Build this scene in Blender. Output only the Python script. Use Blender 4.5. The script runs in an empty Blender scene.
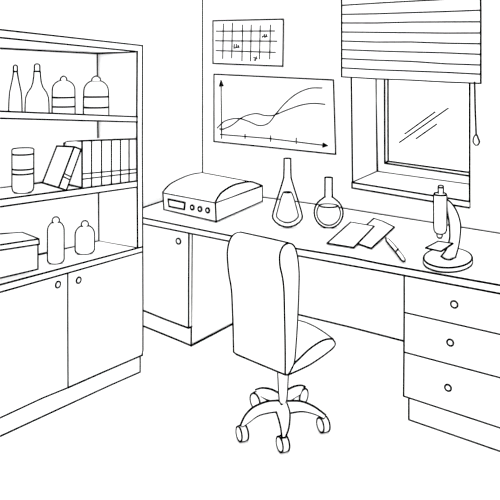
import bpy, bmesh, math, random
from mathutils import Vector as Vec, Matrix

# ---------------------------------------------------------------- camera, light, exposure
SC = bpy.context.scene
COL = SC.collection
F_PX, HZ, EYE = 690.0, 72.0, 1.71          # focal length in pixels, eye-level row, eye height
cam_d = bpy.data.cameras.new('camera')
cam = bpy.data.objects.new('camera', cam_d)
COL.objects.link(cam)
cam.location = (0, 0, EYE)
TURN = math.atan2(.5420, .8405)            # the window wall runs along the world x axis
ROT = Matrix.Rotation(TURN, 3, 'Z')
cam.rotation_euler = (math.pi / 2, 0, TURN)
cam_d.sensor_width = 36
cam_d.lens = F_PX / 500 * 36
cam_d.shift_y = -(250 - HZ) / 500
cam_d.clip_start = 0.05
SC.camera = cam

world = bpy.data.worlds.new('white daylight')
SC.world = world
world.use_nodes = True
world.node_tree.nodes['Background'].inputs[0].default_value = (1, 1, 1, 1)
world.node_tree.nodes['Background'].inputs[1].default_value = 1.0
SC.view_settings.view_transform = 'Standard'
SC.view_settings.look = 'None'
SC.view_settings.gamma = 1
SC.view_settings.use_curve_mapping = False
SC.view_settings.exposure = 0.8
SC.cycles.max_bounces = 64
SC.cycles.diffuse_bounces = 64
SC.cycles.transparent_max_bounces = 32

# ---------------------------------------------------------------- materials
def matte(name, col):
    m = bpy.data.materials.new(name)
    m.use_nodes = True
    nt = m.node_tree
    nt.nodes.clear()
    o = nt.nodes.new('ShaderNodeOutputMaterial')
    d = nt.nodes.new('ShaderNodeBsdfDiffuse')
    d.inputs[0].default_value = (*col, 1)
    nt.links.new(d.outputs[0], o.inputs[0])
    return m

WHITE = matte('white card', (1, 1, 1))
INK = matte('black ink', (.0007, .0007, .0007))
GLASS = bpy.data.materials.new('clear glass')
GLASS.use_nodes = True
_n = GLASS.node_tree
_n.nodes.clear()
_o = _n.nodes.new('ShaderNodeOutputMaterial')
_t = _n.nodes.new('ShaderNodeBsdfTransparent')
_d = _n.nodes.new('ShaderNodeBsdfDiffuse')
_d.inputs[0].default_value = (1, 1, 1, 1)
_x = _n.nodes.new('ShaderNodeMixShader')
_x.inputs[0].default_value = .004
_n.links.new(_t.outputs[0], _x.inputs[1])
_n.links.new(_d.outputs[0], _x.inputs[2])
_n.links.new(_x.outputs[0], _o.inputs[0])

# ---------------------------------------------------------------- geometry helpers
U = Vec((.8405, -.5420, 0))      # along the window wall, to the right
V = Vec((.5420, .8405, 0))       # along the left wall, away from the eye
Z = Vec((0, 0, 1))
CAM = Vec((0, 0, EYE))

def ray(p):
    return Vec(((p[0] - 250) / F_PX, 1, -(p[1] - HZ) / F_PX))

def hit(p, o, n):
    """the point of the plane (o, n) that lies in the direction p"""
    r = ray(p)
    return CAM + r * ((o - CAM).dot(n) / r.dot(n))

class Plane:
    def __init__(s, o, n):
        s.o, s.n = Vec(o), Vec(n).normalized()
    def __call__(s, *pts):
        q = [hit(p, s.o, s.n) for p in pts]
        return q if len(q) > 1 else q[0]
    def off(s, v):
        return Plane(s.o + v, s.n)

RES = 1.0
FINE = 1.2        # scale of the lighter lines

class Part:
    """collects surfaces (slot 0) and ink lines (slot 1) and links them as one mesh"""
    def __init__(s, nib=None, mat=None):
        s.v, s.f, s.m, s.nib, s.mat = [], [], [], nib, mat or WHITE
    def face(s, pts, m=0):
        b = len(s.v)
        s.v += [Vec(p) for p in pts]
        s.f.append(list(range(b, b + len(pts))))
        s.m.append(m)
        return s
    def loft(s, loops, closed=True, cap=True, m=0):
        b = len(s.v)
        n = len(loops[0])
        for l in loops:
            s.v += [Vec(p) for p in l]
        for i in range(len(loops) - 1):
            for j in range(n if closed else n - 1):
                k = (j + 1) % n
                s.f.append([b + i * n + j, b + i * n + k, b + (i + 1) * n + k, b + (i + 1) * n + j])
                s.m.append(m)
        if cap:
            s.f.append([b + j for j in range(n)]); s.m.append(m)
            s.f.append([b + (len(loops) - 1) * n + j for j in range(n)]); s.m.append(m)
        return s
    def prism(s, pts, vec):
        return s.loft([pts, [p + vec for p in pts]])
    def ink(s, pts, closed=False, r=None, cut=35):
        pts = [Vec(p) for p in pts]
        q = [pts[0]]
        for p in pts[1:]:
            if (p - q[-1]).length > 1e-5:
                q.append(p)
        if closed and (q[0] - q[-1]).length < 1e-5:
            q.pop()
        if len(q) < 2:
            return s
        n = len(q)
        def ang(a, b, c):
            return math.degrees((b - a).angle(c - b))
        if closed:
            cs = [i for i in range(n) if ang(q[i - 1], q[i], q[(i + 1) % n]) > cut]
            if not cs:
                s._tube(q, True, r)
                return s
            q = q[cs[0]:] + q[:cs[0]] + [q[cs[0]]]
        run = [q[0]]
        for i in range(1, len(q)):
            run.append(q[i])
            if i == len(q) - 1 or ang(q[i - 1], q[i], q[i + 1]) > cut:
                s._tube(run, False, r)
                run = [q[i]]
        return s
    def _tube(s, q, closed, r):
        dep = sum(p.y for p in q) / len(q)
        r = (r * FINE if r else s.nib or RES) * dep / F_PX
        n = len(q)
        N = 6
        if not closed:
            q = list(q)
            q[0] = q[0] - (q[1] - q[0]).normalized() * r * .5
            q[-1] = q[-1] + (q[-1] - q[-2]).normalized() * r * .5
        tans = []
        for i in range(n):
            a = q[i - 1] if (closed or i > 0) else q[i]
            c = q[(i + 1) % n] if (closed or i < n - 1) else q[i]
            tans.append((c - a).normalized())
        ref = Z if abs(tans[0].z) < .9 else Vec((1, 0, 0))
        x = tans[0].cross(ref).normalized()
        loops = []
        for i in range(n):
            t = tans[i]
            x = (x - t * x.dot(t)).normalized()
            y = t.cross(x)
            loops.append([q[i] + (x * math.cos(a) + y * math.sin(a)) * r
                          for a in [2 * math.pi * k / N for k in range(N)]])
        if closed:
            loops.append(loops[0])
        s.loft(loops, cap=not closed, m=1)
    # -- compound shapes
    def lathe(s, base, prof, seg=32, view=0.0, elev=.12, rings=(), seams=True, close=True, m=0):
        """prof: list of (radius, height) from the foot up; rings: (radius, height) of inked circles"""
        loops = []
        for r_, z_ in prof:
            r_ = max(r_, 1e-4)
            loops.append([base + Vec((math.cos(a) * r_, math.sin(a) * r_, z_))
                          for a in [2 * math.pi * k / seg for k in range(seg)]])
        s.loft(loops, cap=close, m=m)
        if seams:
            s.seam(base, prof, view, elev)
        for r_, z_ in rings:
            s.ring(base + Z * z_, r_)
        return s
    def seam(s, base, prof, view, elev):
        """outline seams on the two flanks of a turned shape, closing in front under a rounded foot"""
        e = .4 * RES * base.y / F_PX
        fw = Vec((-math.sin(view), -math.cos(view), 0))
        sd = Vec((math.cos(view), -math.sin(view), 0))
        te = math.tan(elev)
        phi, nrm = [], []
        for (r0, z0), (r1, z1) in zip(prof, prof[1:]):
            a, b = z1 - z0, r0 - r1
            l = math.hypot(a, b) or 1
            a, b = a / l, b / l
            nrm.append((a, b))
            c = -(b / a) * te if a > 1e-4 else (9 if b < 0 else -9)
            phi.append(math.acos(max(-1, min(1, c))))
        for sg in (1, -1):
            run = []
            def put(i, f, n):
                r_, z_ = prof[i]
                x = r_ + e * n[0]
                run.append(base + (fw * math.cos(f) + sd * (sg * math.sin(f))) * x + Z * (z_ + e * n[1]))
            for i in range(len(phi)):
                f = phi[i]
                dead = f < 1e-3 or f > math.pi - 1e-3
                if i > 0:
                    g0 = phi[i - 1]
                    k = max(1, int(abs(f - g0) / .2))
                    if abs(f - g0) > 1e-3:
                        for q in range(k + 1):
                            t = q / k
                            n = (nrm[i - 1][0] * (1 - t) + nrm[i][0] * t, nrm[i - 1][1] * (1 - t) + nrm[i][1] * t)
                            put(i, g0 + (f - g0) * t, n)
                if dead:
                    if len(run) > 1:
                        s.ink(run, cut=70)
                    run = []
                else:
                    if not run:
                        put(i, f, nrm[i])
                    put(i + 1, f, nrm[i])
            if len(run) > 1:
                s.ink(run, cut=70)
    def ring(s, c, r_, ax=Z, r=None, n=28):
        a = ax.orthogonal().normalized()
        b = ax.cross(a).normalized()
        return s.ink([c + (a * math.cos(t) + b * math.sin(t)) * r_
                      for t in [2 * math.pi * k / n for k in range(n)]], True, r)
    def disc(s, c, r_, ax, th, r=None, both=True, n=28):
        a = ax.orthogonal().normalized()
        b = ax.cross(a).normalized()
        l = [c + (a * math.cos(t) + b * math.sin(t)) * r_ for t in [2 * math.pi * k / n for k in range(n)]]
        s.prism(l, ax * -th)
        s.ink(l, True, r)
        if both:
            s.ink([p - ax * th for p in l], True, r)
        return s
    def leaf(s, A, B, nrm, th, ends=False, tap=0.6):
        loops = []
        for i, (a, b) in enumerate(zip(A, B)):
            m_, h = (a + b) / 2, (a - b) / 2
            t = min(th, max(h.length * 1.2, .002))
            loops.append([m_ + h * math.cos(k * math.pi / 5) + nrm * t * math.sin(k * math.pi / 5) for k in range(10)])
        s.loft(loops)
        e = .6 * RES * A[0].y / F_PX
        A2 = [a + (a - b).normalized() * e if (a - b).length > 1e-5 else a for a, b in zip(A, B)]
        B2 = [b + (b - a).normalized() * e if (a - b).length > 1e-5 else b for a, b in zip(A, B)]
        s.ink(A2).ink(B2)
        return s
    def build(s, name, parent=None, label=None):
        o0 = ORG.get(parent.name, Vec((0, 0, 0))) if parent else Vec((0, 0, 0))
        bm = bmesh.new()
        vs = [bm.verts.new(ROT @ (p - o0)) for p in s.v]
        for f, m in zip(s.f, s.m):
            try:
                fc = bm.faces.new([vs[i] for i in f])
                fc.material_index = m
            except ValueError:
                pass
        bmesh.ops.remove_doubles(bm, verts=bm.verts, dist=1e-6)
        bmesh.ops.recalc_face_normals(bm, faces=bm.faces)
        me = bpy.data.meshes.new(name)
        bm.to_mesh(me)
        bm.free()
        me.materials.append(s.mat)
        me.materials.append(INK)
        o = bpy.data.objects.new(name, me)
        COL.objects.link(o)
        if parent:
            o.parent = parent
            ORG[o.name] = o0
        if label:
            o['label'] = label
        return o

ORG = {}

def thing(name, label, cat, loc, group=None):
    o = bpy.data.objects.new(name, None)
    o.empty_display_size = .05
    COL.objects.link(o)
    o.location = ROT @ Vec(loc)
    ORG[o.name] = Vec(loc)
    o['label'] = label
    o['category'] = cat
    if group:
        o['group'] = group
    return o

def tag(o, label, cat, group=None):
    o['label'] = label
    o['category'] = cat
    if group:
        o['group'] = group
    return o

def structure(o):
    o['kind'] = 'structure'
    return o

def smooth(pts, n=6, closed=False):
    """Catmull-Rom through 2-D or 3-D points"""
    P = [Vec(p) for p in pts]
    N = len(P)
    out = []
    rng = range(N if closed else N - 1)
    for i in rng:
        p1, p2 = P[i], P[(i + 1) % N]
        p0 = P[i - 1] if (closed or i > 0) else p1 * 2 - p2
        p3 = P[(i + 2) % N] if (closed or i < N - 2) else p2 * 2 - p1
        for k in range(n):
            t = k / n
            out.append(.5 * (2 * p1 + (p2 - p0) * t + (2 * p0 - 5 * p1 + 4 * p2 - p3) * t * t
                             + (3 * p1 - p0 - 3 * p2 + p3) * t ** 3))
    if not closed:
        out.append(P[-1])
    return out

# ---------------------------------------------------------------- the planes of the room
FLOOR_Z = -.085
def at_z(p, z):
    r = ray(p)
    return CAM + r * ((z - EYE) / r.z)
WALL = Plane(CAM + ray((350, 0)) * 4.70, V)
WALL.o.z = 0
FRONT = Plane(at_z((320, 250.5), .75), V)           # worktop and cabinet fronts
DEPTH = (WALL.o - FRONT.o).dot(V)
SHELF = Plane(at_z((140, 372), -.03), U)            # front of the tall shelving
SD = .31                                            # inner depth of the shelving
BACK = SHELF.off(-U * SD)
_a, _b, _c = FRONT((143.2, 217.8)), FRONT((500, 285.2)), WALL((342.8, 208.1))
DESK = Plane(_a, (_b - _a).cross(_c - _a))
if DESK.n.z < 0:
    DESK.n = -DESK.n
CORNER = WALL((202.4, 188)); CORNER.z = 0

# ---------------------------------------------------------------- setting
g = Part()
g.face([Vec((-6, -1, FLOOR_Z)), Vec((6, -1, FLOOR_Z)), Vec((6, 8, FLOOR_Z)), Vec((-6, 8, FLOOR_Z))])
structure(g.build('floor'))

HT = 2.75
RECESS_S = .25
hl, hr_ = (351.6, 0), (469.6, 0)
wl = WALL((351.6, 100)); wr = WALL((469.6, 100))
tl = (wl - CORNER).dot(U); tr = (wr - CORNER).dot(U)
zb_l = WALL((352.6, 185.2)).z; zb_r = WALL((469.6, 204.4)).z
zt = WALL((400, 18)).z
END = 4.6
def wp(t, z):
    return Vec((CORNER.x + U.x * t, CORNER.y + U.y * t, z))
g = Part()
for quad in ([wp(0, FLOOR_Z), wp(tl, FLOOR_Z), wp(tl, HT), wp(0, HT)],
             [wp(tr, FLOOR_Z), wp(END, FLOOR_Z), wp(END, HT), wp(tr, HT)],
             [wp(tl, FLOOR_Z), wp(tr, FLOOR_Z), wp(tr, zb_r), wp(tl, zb_l)],
             [wp(tl, zt), wp(tr, zt), wp(tr, HT), wp(tl, HT)]):
    g.prism([p for p in quad], V * .3)
g.ink([wp(0, 2.74), wp(0, CORNER.z + .75)])
g.ink(WALL((205, 291.5), (262, 305.5), (298, 314.4), (350, 327), (404, 341), (440, 350), (700, 415.5)))
g.ink(WALL((351.2, 60), (351.8, 120), (352.6, 182)))
g.ink(WALL((469.6, 60), (469.6, 207.2)))
structure(g.build('wall_back'))
g = Part()
c0, c1 = Vec(CORNER), CORNER - V * 6.2
g.prism([Vec((c0.x, c0.y, FLOOR_Z)), Vec((c1.x, c1.y, FLOOR_Z)), Vec((c1.x, c1.y, HT)), Vec((c0.x, c0.y, HT))], -U * .15)
structure(g.build('wall_left'))

# window: recessed frame, pane, sill
# the recess: from the wall corner of the sill back along V to where the frame stands
p0 = WALL((352.8, 182.2))
_r = ray((376.8, 171.6))
s = (p0.x - _r.x * p0.y) / (_r.x * V.y - V.x)
REC = WALL.off(V * s)
win = bpy.data.objects.new('window_1', None); COL.objects.link(win)
ORG['window_1'] = REC((430, 175)); win.location = ROT @ ORG['window_1']
structure(win)
win['label'] = 'recessed window under the slatted blind'
g = Part()
outer = REC((374.9, -30), (375.2, 100), (376.8, 171.6), (520, 191.5), (520, -30))
mid = REC((384.5, -20), (384.6, 100), (384.8, 163.2), (510, 182), (510, -20))
inn = REC((388.0, -20), (388.0, 100), (388.2, 161.2), (506, 177.4), (506, -20))
for i in range(5):
    j = (i + 1) % 5
    g.face([outer[i], outer[j], mid[j], mid[i]])
    g.face([mid[i], mid[j], inn[j], inn[i]])
    g.face([inn[i], inn[j], inn[j] + V * .02, inn[i] + V * .02])
g.ink(outer[2:4]).ink(mid, True).ink(inn, True).ink([mid[2], inn[2]])
g.build('window_frame', win)
g = Part(mat=GLASS)
pane = [p + V * .01 for p in inn]
g.face(pane)
PP = REC.off(V * .008)
for a, b in (((405, 133.8), (435, 112)), ((399.5, 142.4), (448.2, 108.2)), ((416.2, 138.6), (436.6, 124.2))):  # glare on the glass, drawn on as slanting ink strokes
    g.ink(PP(a, b), r=.75)
g.build('window_pane', win)
g = Part()
b0, b1 = WALL((352.8, 182.2), (469.6, 201.2))
g.prism([WALL((352.2, 30)), b0, WALL((352.8, 187.6)), outer[2] - Z * .02, outer[2], outer[0]], -U * .004)
g.ink([b0, outer[2]]).ink([p - V * .004 + U * .006 for p in outer[:3]])
g.build('reveal', win)
g = Part()
d0, d1 = WALL((352.8, 187.6), (469.6, 207.4))
f = -V * .012
k0, k1 = REC((376.8, 171.6)), REC((505, 189.4))
g.loft([[b0 + f, d0 + f, d0 + V * s, k0], [b1 + f, d1 + f, d1 + V * s, k1]])
g.ink([b0 + f, b1 + f]).ink([d0 + f, d1 + f]).ink([b0 + f, d0 + f])
g.build('window_sill', win)

# ---------------------------------------------------------------- slatted blind
BL = WALL.off(-V * .05)
rows = [((341.4, -31), (480.6, -39)), ((341.4, -22), (480.6, -29.5)), ((341.4, -13), (480.6, -20.5)),
        ((341.4, -4), (480.6, -11)), ((341.6, 5.4), (480.6, -2.2)), ((341.6, 14.4), (480.8, 10.2)),
        ((341.6, 23), (480.8, 21.8)), ((341.6, 32), (480.8, 33)), ((341.6, 41), (480.8, 43.8)),
        ((341.6, 49.6), (480.8, 54.4)), ((341.6, 58.6), (480.8, 65)), ((341.6, 67.8), (480.8, 74.2)),
        ((341.6, 76.8), (480.8, 83.4))]
bl = thing('window_blind', 'white slatted window blind half lowered over the window, pull cord at its right', 'blind', BL((411, 80)))
random.seed(4)
g = Part()
for i in range(len(rows) - 1):
    a, b = BL(*rows[i]); c, d = BL(*rows[i + 1])
    g.prism([a, b, d, c], V * .02)
for i, (a, b) in enumerate(rows):
    m_ = [(a[0] + (b[0] - a[0]) * t, a[1] + (b[1] - a[1]) * t + (0 if t in (0, 1) else random.uniform(-.5, .5))) for t in (0, .25, .5, .75, 1)]
    g.ink(BL(*m_), r=.7)
g.ink([BL(r_[0]) for r_ in rows]).ink([BL(r_[1]) for r_ in rows])
g.build('slats', bl)
g = Part()
g.ink(BL((474.6, 82), (475.2, 110), (476.2, 135)), r=.8)
cord = g.build('pull_cord', bl)
g = Part()
A = BL(*smooth([(476.2, 134.6), (474.4, 138), (474.0, 142), (476.2, 145)], 4))
B = BL(*smooth([(476.2, 134.6), (477.4, 138), (478.8, 142), (477.0, 145)], 4))
g.leaf(A, B, V, .012)
g.ink([A[-1], B[-1]])
g.build('tassel', cord)

# ---------------------------------------------------------------- wall posters
PO = WALL.off(-V * .012)
PI_ = WALL.off(-V * .0125)
def poster(name, label, corners, polys, nib=.6):
    g = Part()
    q = PO(*corners)
    g.prism(q, V * .01)
    g.ink(q, True, r=.72)
    for p in polys:
        g.ink(PI_(*p), r=nib)
    return tag(g.build(name), label, 'poster')
grid = []
for x, a, b in ((223, 24, 58.6), (232, 23, 58), (242.2, 25, 61), (250.8, 25, 61), (259.8, 25.6, 59), (270, 25, 59)):
    grid.append([(x + .4, a), (x - .3, b)])
grid += [[(216.2, 31.2), (274.8, 31)], [(215.6, 40.8), (277, 41.2)], [(216.2, 50.6), (275.4, 52.4)]]
marks = [[(234.3, 44.3), (234.0, 48.1), (239.1, 47)], [(236.4, 44.3), (236.7, 47)], [(238.3, 45.4), (238.9, 47.8)],
         [(262.2, 37.3), (263, 36.2), (267.3, 36.6)], [(264.2, 34.2), (264.9, 37.7)], [(266.3, 34.5), (266.6, 36.6)],
         [(254, 60), (255.4, 60.4), (256.4, 56.6)], [(253.8, 57.6), (257, 58.4)]]
poster('calendar_poster', 'small white wall calendar poster with a grid of rows and columns, above the chart',
       [(213, 20.8), (283.4, 19.2), (282.8, 66.2), (213, 63.4)], grid + marks)
def z6(*p):
    return [(190 + x * .32, y * .32) for x, y in p]
lines = [z6((97, 252), (98, 340), (99, 433)), z6((92, 269), (97, 251), (104, 268), (92, 269)), z6((95, 266), (102, 266)), z6((97, 254), (98, 268)),
         z6((95, 420), (250, 433), (427, 455)), z6((416, 447), (430, 455), (415, 460), (416, 447)), z6((418, 450), (418, 458)),
         z6((172, 419), (172, 433)), z6((252, 424), (252, 442)), z6((332, 431), (332, 449)), z6((93, 403), (105, 404)),
         smooth(z6((97, 406), (130, 392), (165, 366), (205, 355), (235, 361), (262, 360), (300, 345), (345, 329), (385, 323), (422, 326)), 5),
         smooth(z6((85, 400), (110, 378), (148, 370), (180, 378), (215, 392), (245, 385), (270, 354), (300, 320), (335, 292), (375, 276), (413, 275)), 5)]
poster('chart_poster', 'large white wall chart poster with two curved graph lines and arrowed axes',
       z6((75, 232), (448, 250), (455, 482), (75, 442)), lines)

# ---------------------------------------------------------------- worktop
FT = [(125, 214.2), (143.2, 217.8), (210, 231.6), (231, 235.8), (295.4, 248.4), (350, 257.3), (380, 263.6), (500, 285.2), (660, 314.3)]
FB = [(125, 220), (143.2, 223.8), (210, 237.4), (229, 241.2), (297.4, 255.6), (350, 265.4), (380, 270.8), (500, 293.6), (660, 324.2)]
BT = [(202.4, 188), (215, 190), (246, 194.8), (262.7, 197.3), (297.8, 201.8), (342.8, 208.1), (380, 214.2), (500, 233.4), (700, 265.4)]
ft, fb, bt = FRONT(*FT), FRONT(*FB), [p - V * .006 for p in WALL(*BT)]
bb = [p - Z * .035 for p in bt]
g = Part()
g.loft([[a, b, c, d] for a, b, c, d in zip(ft, fb, bb, bt)])
g.ink(ft).ink(fb).ink([p - V * .004 for p in bt]).ink([ft[0] + Z * .002, bt[0] + Z * .002])
tag(g.build('worktop'), 'long white worktop running under the window, laid over the drawers and the small cupboard', 'worktop')

# ---------------------------------------------------------------- small cupboard under the worktop, left
CF = FRONT.off(V * .035)
cab = thing('base_cabinet', 'white base cupboard with a single door, under the left end of the worktop', 'cabinet', FRONT((170, 338)))
g = Part()
side = CF((192.1, 233.2), (191.7, 290), (191.2, 345.6))
dep = .93
sb = []
for p, q in zip(side, [(262, 212), (262, 260), (262, 308)]):
    sb.append(p + V * dep)
bot_b = WALL((262, 309)); 
left = CF((118, 219.5), (118, 280), (118, 314))
g.loft([left, side, sb, [p + V * dep for p in left]], closed=False, cap=False)
g.face([side[2], Vec((side[2].x, side[2].y, FLOOR_Z)), Vec((left[2].x, left[2].y, FLOOR_Z)), left[2]])
g.face([side[2], Vec((side[2].x, side[2].y, FLOOR_Z)), Vec((sb[2].x, sb[2].y, FLOOR_Z)), sb[2]])
g.ink([p - V * .003 + U * .002 for p in side]).ink([side[2]] + CF((178, 340), (142.5, 325.6), (120, 316.3)), cut=35)
sdp = Plane(side[0], U)
g.ink(sdp((191.2, 345.6), (233, 323.8), (262, 309)))
g.build('carcass', cab)
g = Part()
door = FRONT((118, 218.8), (188.9, 232.8), (188.6, 290), (188.6, 328), (165, 319.2), (142.5, 310), (118, 300.5))
g.prism(door, V * .03)
g.ink(door[1:])
g.ink([door[3], door[3] + V * .03])
dr = g.build('door', cab)
g = Part()
g.disc(FRONT.off(-V * .015)((178.4, 241.2)), .017, -V, .02, r=.75, both=False)
g.build('door_knob', dr)

# ---------------------------------------------------------------- drawer unit under the worktop, right
du = thing('drawer_unit', 'white three-drawer unit with round knobs under the right end of the worktop', 'drawer unit', FRONT((450, 425)))
g = Part()
CD = FRONT.off(V * .022)
r0 = CD((404.6, 277), (404.6, 395.5), (655, 478), (655, 324))
g.prism(r0, V * (DEPTH - .1))
g.build('carcass', du)
E = 655
bands = [((404.2, 276.2), (E, 323.6), (E, 370), (404.2, 312.3)),
         ((404.2, 312.3), (E, 370), (E, 419), (404, 352)),
         ((404, 352), (E, 419), (E, 479), (403.6, 396))]
knobs = [((454.2, 304.4), .0165), ((450.2, 342.6), .0155), ((448, 387.8), .0152)]
for i, (q, (kp, kr)) in enumerate(zip(bands, knobs)):
    g = Part()
    pts = FRONT(*q)
    g.prism(pts, V * .02)
    if i == 0:
        g.ink([pts[0], pts[3], pts[2]])
    else:
        g.ink([pts[1], pts[0], pts[3], pts[2]][1:])
    d = g.build('drawer', du)
    g = Part()
    g.disc(FRONT.off(-V * .014)(kp), kr, -V, .018, r=.85, both=False)
    g.build('knob', d)
g = Part()
CP = FRONT.off(V * .04)
pl = CP((408.8, 396), (408.8, 419.6), (500, 451.2), (E, 505), (E, 478))
low = [Vec((p.x, p.y, FLOOR_Z)) for p in (pl[1], pl[3])]
g.prism([pl[0], low[0], low[1], pl[4]], V * (DEPTH - .2))
g.ink(pl[:4])
g.build('plinth', du)

# ---------------------------------------------------------------- tall shelving with cupboard doors
TH = -.02
sh = thing('storage_cabinet', 'tall white shelving unit with open shelves above two cupboard doors, at the left', 'cabinet', SHELF((70, 400)))
X0 = -60
def at(x, x0, y0, x1, y1):
    return y0 + (y1 - y0) * (x - x0) / (x1 - x0)
def line(x0, y0, x1, y1, xa=X0, xb=None):
    return (xa, at(xa, x0, y0, x1, y1)), ((xb if xb is not None else x1), at(xb if xb is not None else x1, x0, y0, x1, y1))
def board(name, top, bot, lab=None, ink_r=None, depth=SD):
    g = Part()
    a, b = SHELF(*top); c, d = SHELF(*bot)
    g.prism([a, b, d, c], -U * depth)
    g.ink([a, b]).ink([c, d])
    return g, a, b, c, d
g, a, b, c, d = board('top_board', line(0, 29.6, 142.4, 45.6), line(0, 37.6, 137.4, 51.6))
# underside back edge of the top board
bk = BACK((-60, 44.8), (0, 48.4), (97, 53.6))
rc = SHELF((137.2, 51.6))
g.ink([p + U * .004 for p in bk]).ink([bk[2], rc])
g.ink(SHELF((142.4, 45.6), (142.4, 50)))
g.build('top_board', sh)
g, *_ = board('shelf', line(0, 111.2, 137.4, 116.8), line(0, 118.3, 137.4, 122)); g.build('shelf', sh)
g, *_ = board('shelf', line(0, 199.4, 137.4, 181.0), line(0, 206.8, 137.4, 187.0))
g.ink([p + U * .003 + Z * .002 for p in BACK((-60, 197.0), (0, 188.8), (42.6, 182.9), (97, 175.3))], r=.95)
g.build('shelf', sh)
g, *_ = board('counter_board', line(0, 284.8, 142.4, 246.8), line(0, 292.2, 142.4, 251.8))
ck = BACK((-60, 279), (0, 263.8), (38, 255), (65, 249.4), (98.6, 241.6))
g.ink([p + U * .003 + Z * .003 for p in ck]).ink([ck[-1], SHELF((137.6, 248))])
g.build('counter_board', sh)
g = Part()
sp = SHELF((137.2, 51.4), (142.4, 46), (142.4, 246.4), (137.4, 247.6))
g.prism(sp, -U * SD)
g.ink(SHELF((142.4, 45.6), (142.2, 150), (142.6, 252)))
g.ink(SHELF((137.2, 51.6), (136.8, 110), (137.6, 247.4)))
g.build('side_panel', sh)
g = Part()
g.prism(SHELF((-60, 23), (-66, 22), (-66, 312), (-60, 310)), -U * SD)
g.build('side_panel', sh)
g = Part()
bp = BACK((-75, 30), (110, 45), (110, 258), (-75, 300))
g.prism(bp, -U * .015)
g.ink([p + U * .003 for p in BACK((97, 53.6), (97.2, 112))], r=.62)
g.ink([p + U * .003 for p in BACK((97.4, 120), (98, 180), (98.6, 241.6))], r=.62)
g.build('back_panel', sh)
# doors
def cdoor(q, knob, inks):
    g = Part()
    pts = SHELF(*q)
    g.prism(pts, -U * .022)
    for i in inks:
        g.ink(SHELF(*i))
    o = g.build('door', sh)
    if knob:
        k = Part()
        k.disc(SHELF.off(U * .014)(knob), .0155, U, .018, r=.78, both=False)
        k.build('door_knob', o)
DB = [(0, 417.8), (42, 398.2), (67.9, 387.6), (100, 373.4), (142.4, 355)]
cdoor([(67.6, 273), (142.6, 251.8), (142.8, 300), (142.6, 355), (67.9, 387.6)], (78.7, 280.2),
      [[(142.6, 251.8), (142.8, 300), (142.8, 350), (141.8, 355.4)], DB[2:], [(67.6, 273), (67.6, 320), (67.9, 387.6)]])
cdoor([(-60, 309.2), (67.6, 273), (67.9, 387.6), (-60, 446)], (58, 284.6), [[(-60, 446)] + DB[:3]])
g = Part()
bd = SHELF.off(-U * .024)((-60, 310), (141.5, 253), (141.5, 356), (-60, 446))
g.prism(bd, -U * (SD - .03))
g.build('carcass', sh)
g = Part()
PLN = SHELF.off(-U * .02)
pl = PLN((140, 354), (140, 372), (110, 385.2), (40, 417.6), (0, 436.2), (-60, 464), (-60, 440))
low = [Vec((p.x, p.y, FLOOR_Z)) for p in (pl[1], pl[5])]
g.prism([pl[0], low[0], low[1], pl[6]], -U * (SD - .05))
g.ink(pl[:6])
g.build('plinth', sh)

# shelf surfaces to stand things on
def surf(l0, l1):
    a, b = SHELF(l0, l1)
    n = (b - a).cross(U)
    return Plane(a, n if n.z > 0 else -n)
TOPS = surf((0, 111.2), (137.4, 116.8))
MIDS = surf((0, 199.4), (137.4, 181.0))
LOWS = surf((0, 284.8), (142.4, 246.8))
def stand(px, surface, back):
    """foot point: column px, 'back' metres behind the shelf front"""
    p = SHELF.off(-U * back)((px, 150))
    n = surface.n
    z = surface.o.z - ((p.x - surface.o.x) * n.x + (p.y - surface.o.y) * n.y) / n.z
    return Vec((p.x, p.y, z))
VW = -math.radians(17)

def vessel(name, label, cat, cx, surface, back, foot_y, prof, rings, cap, group, cap_name='cap', foot='foot'):
    """prof and cap: (half width in px, pixel row) top to foot"""
    b = stand(cx, surface, back)
    k = b.y / F_PX
    def cv(l):
        return [(max(w - .55, .6 * w) * k, (foot_y - y) * k) for w, y in l]
    t = thing(name, label, cat, b, group)
    g = Part()
    pr = cv(prof)[::-1]
    g.lathe(b, pr, view=VW, elev=.05)
    for w, y in rings:
        g.ring(b + Z * ((foot_y - y) * k), (w - .5) * k)
    g.build('body', t)
    g = Part()
    g.lathe(b, cv(cap)[::-1], view=VW, elev=.05)
    low = cv(cap)[-1]
    g.ring(b + Z * low[1], low[0])
    g.build(cap_name, t)
    return t

def arc(w, y0, h, n=6, w0=0.0, e=1.0):
    """rounded shoulder from half width w0 at row y0 to w at row y0+h"""
    return [(w0 + (w - w0) * math.sin(math.pi / 2 * i / n) ** e, y0 + h * (1 - math.cos(math.pi / 2 * i / n))) for i in range(n + 1)]

GR = 'bottles and jars on the top shelf'
vessel('bottle', 'narrow tapering bottle with a small cap, leftmost on the top shelf', 'bottle', 15.4, TOPS, .07, 111.4,
       [(1.7, 71.2), (2.6, 78), (4.2, 86), (5.4, 92), (6, 100), (6.3, 111.4)], [], [(.02, 65.3), (1.5, 65.6), (1.8, 66.4), (1.9, 71.2)], GR)
vessel('bottle', 'wide round-shouldered bottle with a long neck, second from left on the top shelf', 'bottle', 37.1, TOPS, .09, 111.8,
       [(2.9, 70.6), (3.2, 76), (4, 82), (5.6, 87), (9, 92), (10.8, 97), (11.2, 103), (11.4, 111.8)], [],
       [(.02, 63.6), (2.0, 64), (2.5, 65), (2.6, 70.6)], GR)
vessel('jar', 'smaller banded jar with domed top, between the wide bottle and the larger jar', 'jar', 63.6, TOPS, .09, 113.2,
       arc(10.8, 80.2, 9, w0=1) + [(10.9, 97), (11, 105.8), (11, 113.2)], [(10.9, 96.8), (11, 106)],
       arc(3.1, 76.2, 3, 4) + [(2.6, 81)], GR, 'knob')
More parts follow.
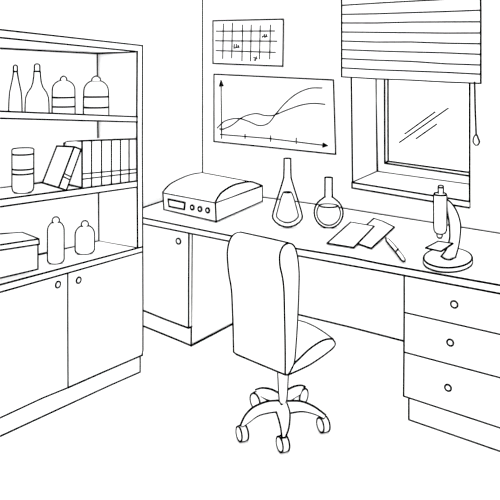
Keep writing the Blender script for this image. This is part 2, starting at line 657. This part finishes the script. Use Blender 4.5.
vessel('jar', 'larger banded jar with domed top, rightmost on the top shelf', 'jar', 96.1, TOPS, .10, 114.4,
       arc(11.9, 80.2, 10, w0=1) + [(12.2, 97), (12.3, 106), (12.4, 114.4)], [(12.2, 96), (12.3, 106.6)],
       arc(4.4, 76, 4, 4) + [(3.8, 81)], GR, 'knob')

b = stand(22.9, MIDS, .085) + Z * .004
k = b.y / F_PX
t = thing('canister', 'straight white canister with a banded middle, left of the leaning book', 'canister', b)
g = Part()
H = 43.0
g.lathe(b, [(w * k, h * k) for w, h in ((.02, 0), (5, .2), (7.8, .9), (9.0, 2.2), (9.6, 4.5), (9.7, 8), (9.7, H - 4.6))], view=VW, elev=.17)
g.ring(b + Z * 23.6 * k, 9.7 * k).ring(b + Z * 19 * k, 9.7 * k)
g.build('body', t)
g = Part()
g.lathe(b, [(9.7 * k, (H - 4.6) * k), (9.8 * k, (H - .5) * k), (9.3 * k, H * k), (1e-4, H * k)], view=VW, elev=.15)
g.ring(b + Z * (H - 4.6) * k, 9.7 * k)
g.build('lid', t)

GL = 'stoppered bottles on the lowest open shelf'
def low_bottle(label, cx, w, y0, y1, kc, foot):
    b = stand(cx, LOWS, foot)
    k = b.y / F_PX
    t = thing('bottle', label, 'bottle', b, GL)
    h = (y1 - y0)
    g = Part()
    pts = [(.02, 0)] + [(w * math.sin(math.pi / 2 * i / 5), 4 * (1 - math.cos(math.pi / 2 * i / 5))) for i in range(2, 6)]
    top = [(kc + (w - kc) * math.cos(math.pi / 2 * i / 6), h - 8 + 8 * math.sin(math.pi / 2 * i / 6)) for i in range(0, 7)]
    g.lathe(b, [(a * k, c * k) for a, c in pts + top], view=VW, elev=.26)
    g.build('body', t)
    g = Part()
    c = b + Z * (h + 2.2) * k
    R = 2.9 * k
    g.lathe(c, [(max(1e-4, R * math.sin(math.pi * i / 10)), -R * math.cos(math.pi * i / 10)) for i in range(11)], view=VW, elev=.26)
    g.build('stopper', t)
low_bottle('tall slim bottle with a round stopper, beside the lidded box', 55.8, 7.4, 221.6, 262.4, 1.6, .10)
low_bottle('short squat bottle with a round stopper, right of the tall slim one', 84.8, 8.8, 226.6, 253.8, 1.6, .14)

# lidded box
BX = SHELF.off(-U * .035)
bx = thing('storage_box', 'white lidded storage box at the left end of the lowest open shelf', 'box', BX((10, 275)))
g = Part()
q = BX((-38, 256), (37.8, 244.4), (37.8, 269.2), (-38, 287))
g.prism(q, -U * .17)
g.ink([q[1], q[2], q[3]])
g.build('body', bx)
g = Part()
BX2 = BX.off(U * .008)
q = BX2((-40, 251), (38.6, 239), (39.2, 244.2), (-40, 256.4))
tb = Plane(q[0], (q[1] - q[0]).cross(U))
bk = tb((22.4, 232.6)); bl_ = tb((-55, 240))
back_pts = [bk, bl_]
g.loft([[q[0], q[1], bk, bl_], [q[3], q[2], bk - Z * .02, bl_ - Z * .02]])
g.ink(q, True).ink([q[1], bk, tb((0, 234)), bl_], cut=60)
g.build('lid', bx)

# ---------------------------------------------------------------- books
GB = 'books standing on the middle shelf'
xs = [82, 91.5, 101.5, 111.4, 120.4, 129, 136.6]
names = ['upright book whose left cover shows, first in the row behind the leaning book',
         'upright banded book, second in the row of six', 'upright banded book, third in the row of six',
         'upright banded book, fourth in the row of six', 'upright banded book, fifth in the row of six',
         'upright banded book, last in the row against the shelving side']
BF = SHELF.off(-U * .006)
def yt(x): return at(x, 82, 140.8, 136.6, 138.8)
def ysh(x): return at(x, 0, 199.4, 137.4, 181.0) - .6
def yb1(x): return at(x, 82.2, 173.9, 136.6, 169)
def yb2(x): return at(x, 82.2, 179.2, 136.6, 172.6)
BD = .145
for i in range(6):
    x0, x1 = xs[i] + .1, xs[i + 1] - .1
    q = BF((x0, yt(x0)), (x1, yt(x1)), (x1, ysh(x1)), (x0, ysh(x0)))
    t = thing('book', names[i], 'book', (q[2] + q[3]) / 2, GB)
    g = Part()
    if i == 0:
        g.loft([[q[0], q[1], q[2], q[3]], [B - 0 * U for B in BF.off(-U * BD)((65.4, 142.2), (74, 142), (74, 182), (66, 184))]])
    else:
        g.prism(q, -U * BD)
    if i == 0:
        B2 = BF.off(-U * BD)
        tl2, tl1, bl2 = B2((64, 143.4), (67.4, 141.7), (66, 183.8))
        g.ink([q[0], tl1, tl2, bl2, q[3], q[0]])
    g.ink([q[0], q[1]])
    if i < 5:
        g.ink([q[1], q[2]])
    g.build('cover', t)
    g = Part()
    q = BF.off(U * .001)((x0, yb1(x0)), (x1, yb1(x1)), (x1, yb2(x1)), (x0, yb2(x0)))
    g.prism(q, -U * .002)
    g.ink([q[0], q[1]], r=.6).ink([q[3], q[2]], r=.6)
    g.build('spine_band', t)
# leaning book
LB = SHELF.off(U * .0)
sp = LB((74.2, 146.8), (80.8, 149.4), (66.2, 190.4), (58.6, 187.6))
cv = SHELF.off(-U * .115)((57, 146), (42.6, 182.8))
t = thing('book', 'book leaning to the right against the upright row', 'book', sp[2], GB)
g = Part()
d_top, d_bot = cv[0] - sp[0], cv[1] - sp[3]
far = [sp[0] + d_top, sp[1] + d_top, sp[2] + d_bot, sp[3] + d_bot]
g.loft([sp, far])
g.ink(sp, True).ink([sp[0], far[0], far[3], sp[3]])
g.build('cover', t)
g = Part()
q = LB.off(U * .001)((64.4, 173.6), (71.4, 177), (70.2, 180), (63.2, 176.6))
g.prism(q, -U * .002)
g.ink([q[0], q[1]], r=.65).ink([q[3], q[2]], r=.65)
g.build('spine_band', t)

# ---------------------------------------------------------------- benchtop instrument with domed lid
br, bkr, blf = DESK((216.2, 221.8), (262.2, 201.4), (164, 209.8))
wv = blf - br
sn = (bkr - br).cross(Z).normalized()
MS = Plane(br, sn)
ML = Plane(blf, sn)
fn = wv.cross(Z).normalized()
MF = Plane(br, fn)
inst = thing('lab_instrument', 'boxy white laboratory instrument with a domed lid, display and three buttons on the worktop', 'instrument', br + wv * .5)
ftr, ftl = MF((215.4, 202.6), (163, 192.6))
btr = MS((262.2, 185.8))
btl = btr + (ftl - ftr)
g = Part()
g.loft([[ftr, ftl, btl, btr], [br, blf, bkr + wv, bkr]])
g.ink([blf, ftl, ftr, br]).ink([ftr, btr, bkr]).ink([blf + Z * .002, br + Z * .002, bkr + Z * .002], r=.6)
body = g.build('body', inst)
g = Part()
ra = MS(*smooth([(215.4, 202.2), (218, 197.2), (222.5, 191.8), (232.8, 185.4), (243, 182.6), (250.4, 181.6), (257, 183.6), (262.2, 185.8)], 3))
lk = smooth([(163, 192.2), (166.4, 188), (172, 183.2), (184.8, 177), (194, 174.2), (202.4, 173)], 3)
la0 = ML(*lk)
# resample the left arch to the right one's count; beyond the crest follow the right arch
n_up = 16
up = [la0[round(i * (len(la0) - 1) / (n_up - 1))] for i in range(n_up)]
la = up + [up[-1] + (ra[i] - ra[n_up - 1]) for i in range(n_up, len(ra))]
g.loft([ra, la], closed=True)
g.ink(ra).ink(la).ink([ra[n_up - 2], la[n_up - 1]]).ink([ra[-1], ra[-3]])
g.build('lid', inst)
MFo = MF.off(fn * (-.004 if fn.y > 0 else .004))
out = fn if fn.y < 0 else -fn
MFo = MF.off(out * .004)
g = Part()
q = MFo((168.2, 199.2), (184.8, 202.7), (184.2, 209.4), (169.2, 206.4))
g.prism(q, -out * .003)
g.ink(q, True)
g.build('display', inst)
for p in ((192.8, 207.3), (200.5, 208.9), (208.2, 210.2)):
    g = Part()
    g.disc(MFo(p) + out * .006, .0145, out, .01, both=False)
    g.build('button', inst)

# ---------------------------------------------------------------- flasks
def flask(name, label, cx, fy, prof, liq, top_hw, view):
    b = DESK((cx, fy - .3))
    k = b.y / F_PX
    def cv(l):
        return [(max((w - .5) * k, 1e-4), (fy - y) * k) for w, y in l]
    t = thing(name, label, 'flask', b)
    g = Part(mat=GLASS)
    pr = cv(prof)
    g.lathe(b, pr, view=view, elev=.2, close=False)
    g.ring(b + Z * pr[-1][1], pr[-1][0], r=.55)
    g.build('glass_body', t)
    g = Part()
    pl = cv(liq)
    g.lathe(b, pl, view=view, elev=.2)
    g.ring(b + Z * (pl[-1][1] + .001), pl[-1][0], r=.72)
    g.build('liquid', t)
er = [(.02, 226.4), (5, 225.9), (9, 224.2), (12.6, 221.4), (14.6, 218.6), (15.0, 216.4), (14.2, 212.4), (10.5, 200), (7, 189), (4.6, 181), (3.8, 178), (3.5, 170), (3.4, 158.6)]
erl = [(.02, 222), (4, 221.6), (8, 219.6), (10.6, 217), (10.8, 215), (9, 208), (6.2, 198), (4.6, 194), (3.6, 192.7)]
flask('conical_flask', 'conical glass flask with a long neck, between the instrument and the round flask', 287.4, 226.4, er, erl, 3.4, math.radians(3))
rd = [(14.4 * math.cos(a), 213 - 14.8 * math.sin(a)) for a in [math.radians(-90 + 11 * i) for i in range(14)]]
rd = [(max(w, .02), y) for w, y in rd if w > 4 or y > 213] + [(3.9, 197.4), (3.7, 190), (3.7, 177.6)]
rl = [(11.6 * math.cos(a), 213.4 - 11.4 * math.sin(a)) for a in [math.radians(-90 + 10 * i) for i in range(13)]]
rl = [(max(w, .02), y) for w, y in rl if y > 206.5] + [(9.4, 206.2)]
flask('round_flask', 'round-bottomed glass flask half full of liquid, right of the conical flask', 328.6, 227.6, rd, rl, 3.7, math.radians(7))

# ---------------------------------------------------------------- papers and pen
def sheet(label, px, lift, edge):
    pl = DESK.off(Z * lift)
    q = pl(*px)
    g = Part()
    g.prism(q, -Z * .001)
    g.ink(pl(*edge) if edge else q, not edge, r=.8)
    tag(g.build('paper_sheet'), label, 'paper', 'loose papers on the worktop')
sheet('loose paper sheet partly covered by another, nearer the pen', [(352, 240.4), (373.8, 218.6), (383, 221.6), (394.2, 227.2), (371.3, 248.4)], .003, [(366.4, 225.2), (373.8, 218.6), (383, 221.6), (394.2, 227.2), (371.3, 248.4), (358, 243.8)])
sheet('loose paper sheet lying on top of the other, nearer the round flask', [(327.2, 243.2), (350.6, 222.3), (374, 226.4), (353.7, 247.6)], .006, 0)
PN = DESK.off(Z * .010)
pen = thing('pen', 'slim pen lying on the worktop between the papers and the microscope', 'pen', PN((395, 250)))
g = Part()
A = PN((396, 252.6), (399.2, 257), (401.6, 260.2), (403.4, 261.4), (404.4, 261.4))
B = PN((398, 250.2), (401, 253.8), (403.6, 257.4), (404.8, 260), (404.4, 261.4))
g.leaf(A, B, Z, .006)
g.ink([A[0] + Z * .006, B[0] + Z * .006])
g.build('barrel', pen)
g = Part()
A = PN((385.8, 238.2), (386.6, 241), (390.6, 246), (396, 252.6))
B = PN((385.8, 238.2), (388.4, 239.4), (393, 244), (398, 250.2))
g.leaf(A, B, Z, .006)
g.build('cap', pen)

# ---------------------------------------------------------------- microscope
mc = DESK((448, 261.5))
mic = thing('microscope', 'white microscope on a round foot at the right of the worktop, below the window', 'microscope', mc)
bt_z = .024
mtop = DESK.off(Z * bt_z)
N = 36
def ell(cx, cy, a, b, n=N):
    return [(cx + a * math.cos(2 * math.pi * i / n), cy - b * math.sin(2 * math.pi * i / n)) for i in range(n)]
lt = mtop(*ell(447.9, 257.8, 24.3, 9.9))
lb = [p - Z * bt_z * .95 for p in lt]
g = Part()
g.prism(lt, -Z * bt_z * .95)
g.ink(lt, True).ink(lb, True)
g.ink([lt[0], lb[0]]).ink([lt[N // 2], lb[N // 2]])
g.build('foot', mic)
vd = Vec((.25, 1, 0)).normalized()
MP = Plane(mtop((448, 257.5)), vd)
A = MP(*smooth([(445, 199), (450, 202.5), (454.5, 208.5), (458, 216), (460, 225), (459.6, 235), (458, 246), (454.8, 257.4)], 4))
B = MP(*smooth([(445, 206), (446.8, 208), (448, 213), (449.4, 221), (450.2, 230), (450, 239), (447, 249), (441.6, 256.6)], 4))
g = Part()
g.leaf(A, B, vd, .022)
g.ink(mtop.off(Z * .003)(*smooth([(441.6, 256.6), (445, 259), (450, 259.8), (454.8, 257.4)], 3)))
g.build('arm', mic)
ST = Plane(MP((440, 246.4)), Vec((-.12, -.25, 1)))
g = Part()
q = ST((425.6, 248), (438, 241.4), (452.8, 243.6), (441, 251.4))
q = [CAM + (p - CAM) * .985 for p in q]
g.prism(q, -Z * .004)
g.ink(q, True)
g.build('stage', mic)
def mlathe(pts, name, seams=True, rings=(), dep=-.03, cx=440.2):
    c = MP.off(vd * dep)((cx, 250))
    k = c.y / F_PX
    z0 = lambda y: EYE - (y - HZ) * k
    c.z = 0
    g = Part()
    g.lathe(c, [(max(w * k, 1e-4), z0(y)) for w, y in pts], view=math.radians(15), elev=.2)
    for w, y in rings:
        g.ring(Vec((c.x, c.y, z0(y))), w * k)
    g.build(name, mic)
mlathe([(.02, 233.2), (2.4, 233.1), (4.4, 232.2), (5.4, 230), (5.7, 226), (5.8, 195.4), (5.2, 193.8), (.02, 193.7)], 'tube', rings=((5.6, 194.6),))
mlathe([(1.8, 193.6), (2.0, 188), (1.8, 186.2), (.1, 185.8)], 'eyepiece', True, rings=((1.9, 187.4),), cx=440.8)
mlathe([(.02, 237.6), (1.2, 237.4), (2.0, 236), (2.1, 233)], 'objective_lens', cx=439.6)

# ---------------------------------------------------------------- office chair
W_ = Vec((.63, -.776, 0)).normalized()      # across the chair, towards the eye
Q_ = Vec((.776, .63, 0)).normalized()       # the way the chair faces
near = CAM + ray((285, 374.7)) * 3.25
Q0 = Plane(near, W_)
LW = .393
Q1 = Q0.off(-W_ * LW)
def on_floor(p):
    return at_z(p, FLOOR_Z)
hub = Vec((.162, 3.49, FLOOR_Z))
ch = thing('office_chair', 'white swivel office chair with a tall backrest standing in front of the worktop', 'chair', hub)
inner = smooth([(288.4, 243.2), (285, 244.6), (282, 248), (279.7, 255), (280, 266), (282.6, 278), (284, 292), (284.6, 318), (285.2, 350), (285.2, 374.7)], 3)
outer_ = smooth([(288.4, 243.2), (291.6, 243.8), (294.6, 247), (297.4, 256.4), (299, 273), (298.6, 293), (297.6, 318), (296, 344), (294, 363), (288.4, 374.9)], 3)
fi = smooth([(240.4, 232.6), (236.6, 233.2), (233, 235.6), (229.8, 241), (227.6, 253), (229, 273), (231.8, 290), (233.2, 322), (233.8, 345), (233.9, 352)], 3)
I0, O0, I1 = Q0(*inner), Q0(*outer_), Q1(*fi)
O1 = [b + (o - i) for b, i, o in zip(I1, I0, O0)]
loops = []
for tt in (0, .12, .3, .5, .7, .88, 1):
    loops.append([a.lerp(b, tt) for a, b in zip(I0 + O0[::-1][1:-1], I1 + O1[::-1][1:-1])])
g = Part()
g.loft(loops)
g.ink(I0).ink(O0).ink([I0[-1], O0[-1]]).ink([p - Q_ * .0015 for p in I1])
g.ink([I0[0] + Z * .001, I0[0].lerp(I1[0], .35) + Z * .003, I1[0] + Z * .002]).ink([I1[-1], I1[-1].lerp(I0[-1], .06) - Z * .006, I1[-1].lerp(I0[-1], .4) - Z * .004, I0[-1]], cut=60)
g.build('backrest', ch)
st = smooth([(288.6, 374.4), (293.6, 364.6), (298.6, 359.4), (308.4, 350), (315, 345), (322, 340.8), (328, 339), (332.6, 339)], 3)
sbm = smooth([(288.6, 374.6), (298, 370.4), (308.4, 365.4), (316.4, 360.4), (326, 353.6), (333, 347.8), (335.2, 343.4), (332.6, 339)], 3)
S0, B0 = Q0(*st), Q0(*sbm)
prof = S0 + B0[::-1][1:-1]
far_edge = Q1((318, 322))
loops = []
SWW = .39
for tt in (0, .15, .3, .45, .6, .75, .9, 1):
    # the seat's front corners round off towards its far side
    sink = 1 - .10 * tt ** 3
    loops.append([near + (p - near) * 1.0 - W_ * SWW * tt + Q_ * (-.05 * tt ** 2) * max(0, (p - near).dot(Q_)) / .33 + Z * (0.032 * math.sin(math.pi * tt)) * min(1, max(0, (p - near).dot(Q_)) / .1) for p in prof])
g = Part()
g.loft(loops)
g.ink(S0).ink(B0)
front_i = len(S0) - 1
g.ink(smooth(Q0.off(-W_ * .004)((332.6, 339)) and [l[front_i] for l in loops], 3))
g.ink([p for p in loops[-1][:front_i + 1]])
g.build('seat', ch)
g = Part()
k = hub.y / F_PX
zf = lambda y: EYE - (y - HZ) * k - FLOOR_Z
g.lathe(hub + Vec((.005, 0, 0)), [(.02 * k, zf(403.6)), (2 * k, zf(403.2)), (3.2 * k, zf(400.8)), (3.9 * k, zf(392)), (4.8 * k, zf(372)), (5.1 * k, zf(356))], view=math.radians(2), elev=.3)
g.build('gas_lift', ch)
def vplane(foot):
    d = (foot - hub); d.z = 0
    return Plane(Vec(hub), d.cross(Z)), d
def z2(*p):
    return [(220 + x * .26, 350 + y * .26) for x, y in p]
base = g = Part()
def leg(A2, B2, foot, flat=False, th=.012, n=4):
    f_ = on_floor(foot)
    if flat:
        top_ = Vec(f_); top_.z += .08
        h = Vec((hub.x, hub.y - .03, .05))
        pl = Plane(h, (top_ - h).cross(Vec((1, 0, 0))))
    else:
        pl, _ = vplane(f_)
    A, B = pl(*smooth(A2, n)), pl(*smooth(B2, n))
    g = Part()
    nn = Vec(pl.n)
    g.leaf(A, B, nn, th)
    g.ink([A[-1], B[-1]])
    g.build('leg', ch)
leg(z2((222, 196), (180, 200), (130, 221), (97, 254), (80, 290)), z2((228, 238), (205, 237), (150, 249), (110, 276), (86, 292)), (242.4, 441.8))
leg(z2((254, 198), (310, 199), (355, 216), (385, 236), (405, 252)), z2((264, 241), (310, 234), (345, 238), (378, 249), (400, 261)), (323.5, 433.7))
leg(z2((218, 238), (228, 268), (236, 300), (241, 337)), z2((256, 206), (267, 245), (262, 300), (249, 336)), (283.2, 452.7), flat=True)
leg(z2((224, 166), (195, 152), (162, 148), (138, 154)), z2((224, 196), (190, 192), (172, 184), (158, 176)), (256.4, 406))
leg(z2((255, 157), (285, 142), (312, 137), (326, 142)), z2((254, 196), (272, 192), (290, 180), (310, 168)), (303.2, 401.5))
ax = Vec((-.90, -.43, 0)).normalized()
for (cx, cy, rr, half, ax) in ((242.8, 432.8, .0335, 1, ax), (283.4, 443.4, .0335, 1, ax), (323.8, 423.8, .0335, 1, ax),
                             (256.4, 396.2, .041, 0, Vec((-.78, -.62, 0)).normalized()), (301.6, 391.2, .040, 0, Vec((.78, -.62, 0)).normalized())):
    f_ = on_floor((cx, cy + (8.0 if half else 8.6)))
    c = Vec((f_.x, f_.y, FLOOR_Z + rr + .0045)) - Vec((0, 0 if half else .05, 0))
    wth = .040 if half else .020
    g = Part()
    a_, b_ = ax.orthogonal().normalized(), None
    b_ = ax.cross(a_).normalized()
    N2 = 24
    prof_ = [(-.5, .86), (-.36, 1.0), (0, 1.04), (.36, 1.0), (.5, .97)]
    lps = [[c + ax * (wth * u_) + (a_ * math.cos(t_) + b_ * math.sin(t_)) * rr * s_
            for t_ in [2 * math.pi * k_ / N2 for k_ in range(N2)]] for u_, s_ in prof_]
    g.loft(lps)
    cc = c + ax * wth * .5
    g.ink([p + (p - cc).normalized() * .0012 for p in lps[4]], True)
    if half:
        cc = c - ax * wth * .36
        g.ink([p + (p - cc).normalized() * .0015 for p in lps[1]], True)
    for pick in (max, min):
        k_ = pick(range(N2), key=lambda q_: lps[2][q_].z * .93 + lps[2][q_].y * .36)
        g.ink([l_[k_] + Z * (.0012 if pick is max else -.0012) for l_ in lps[1:]])
    g.build('caster', ch)
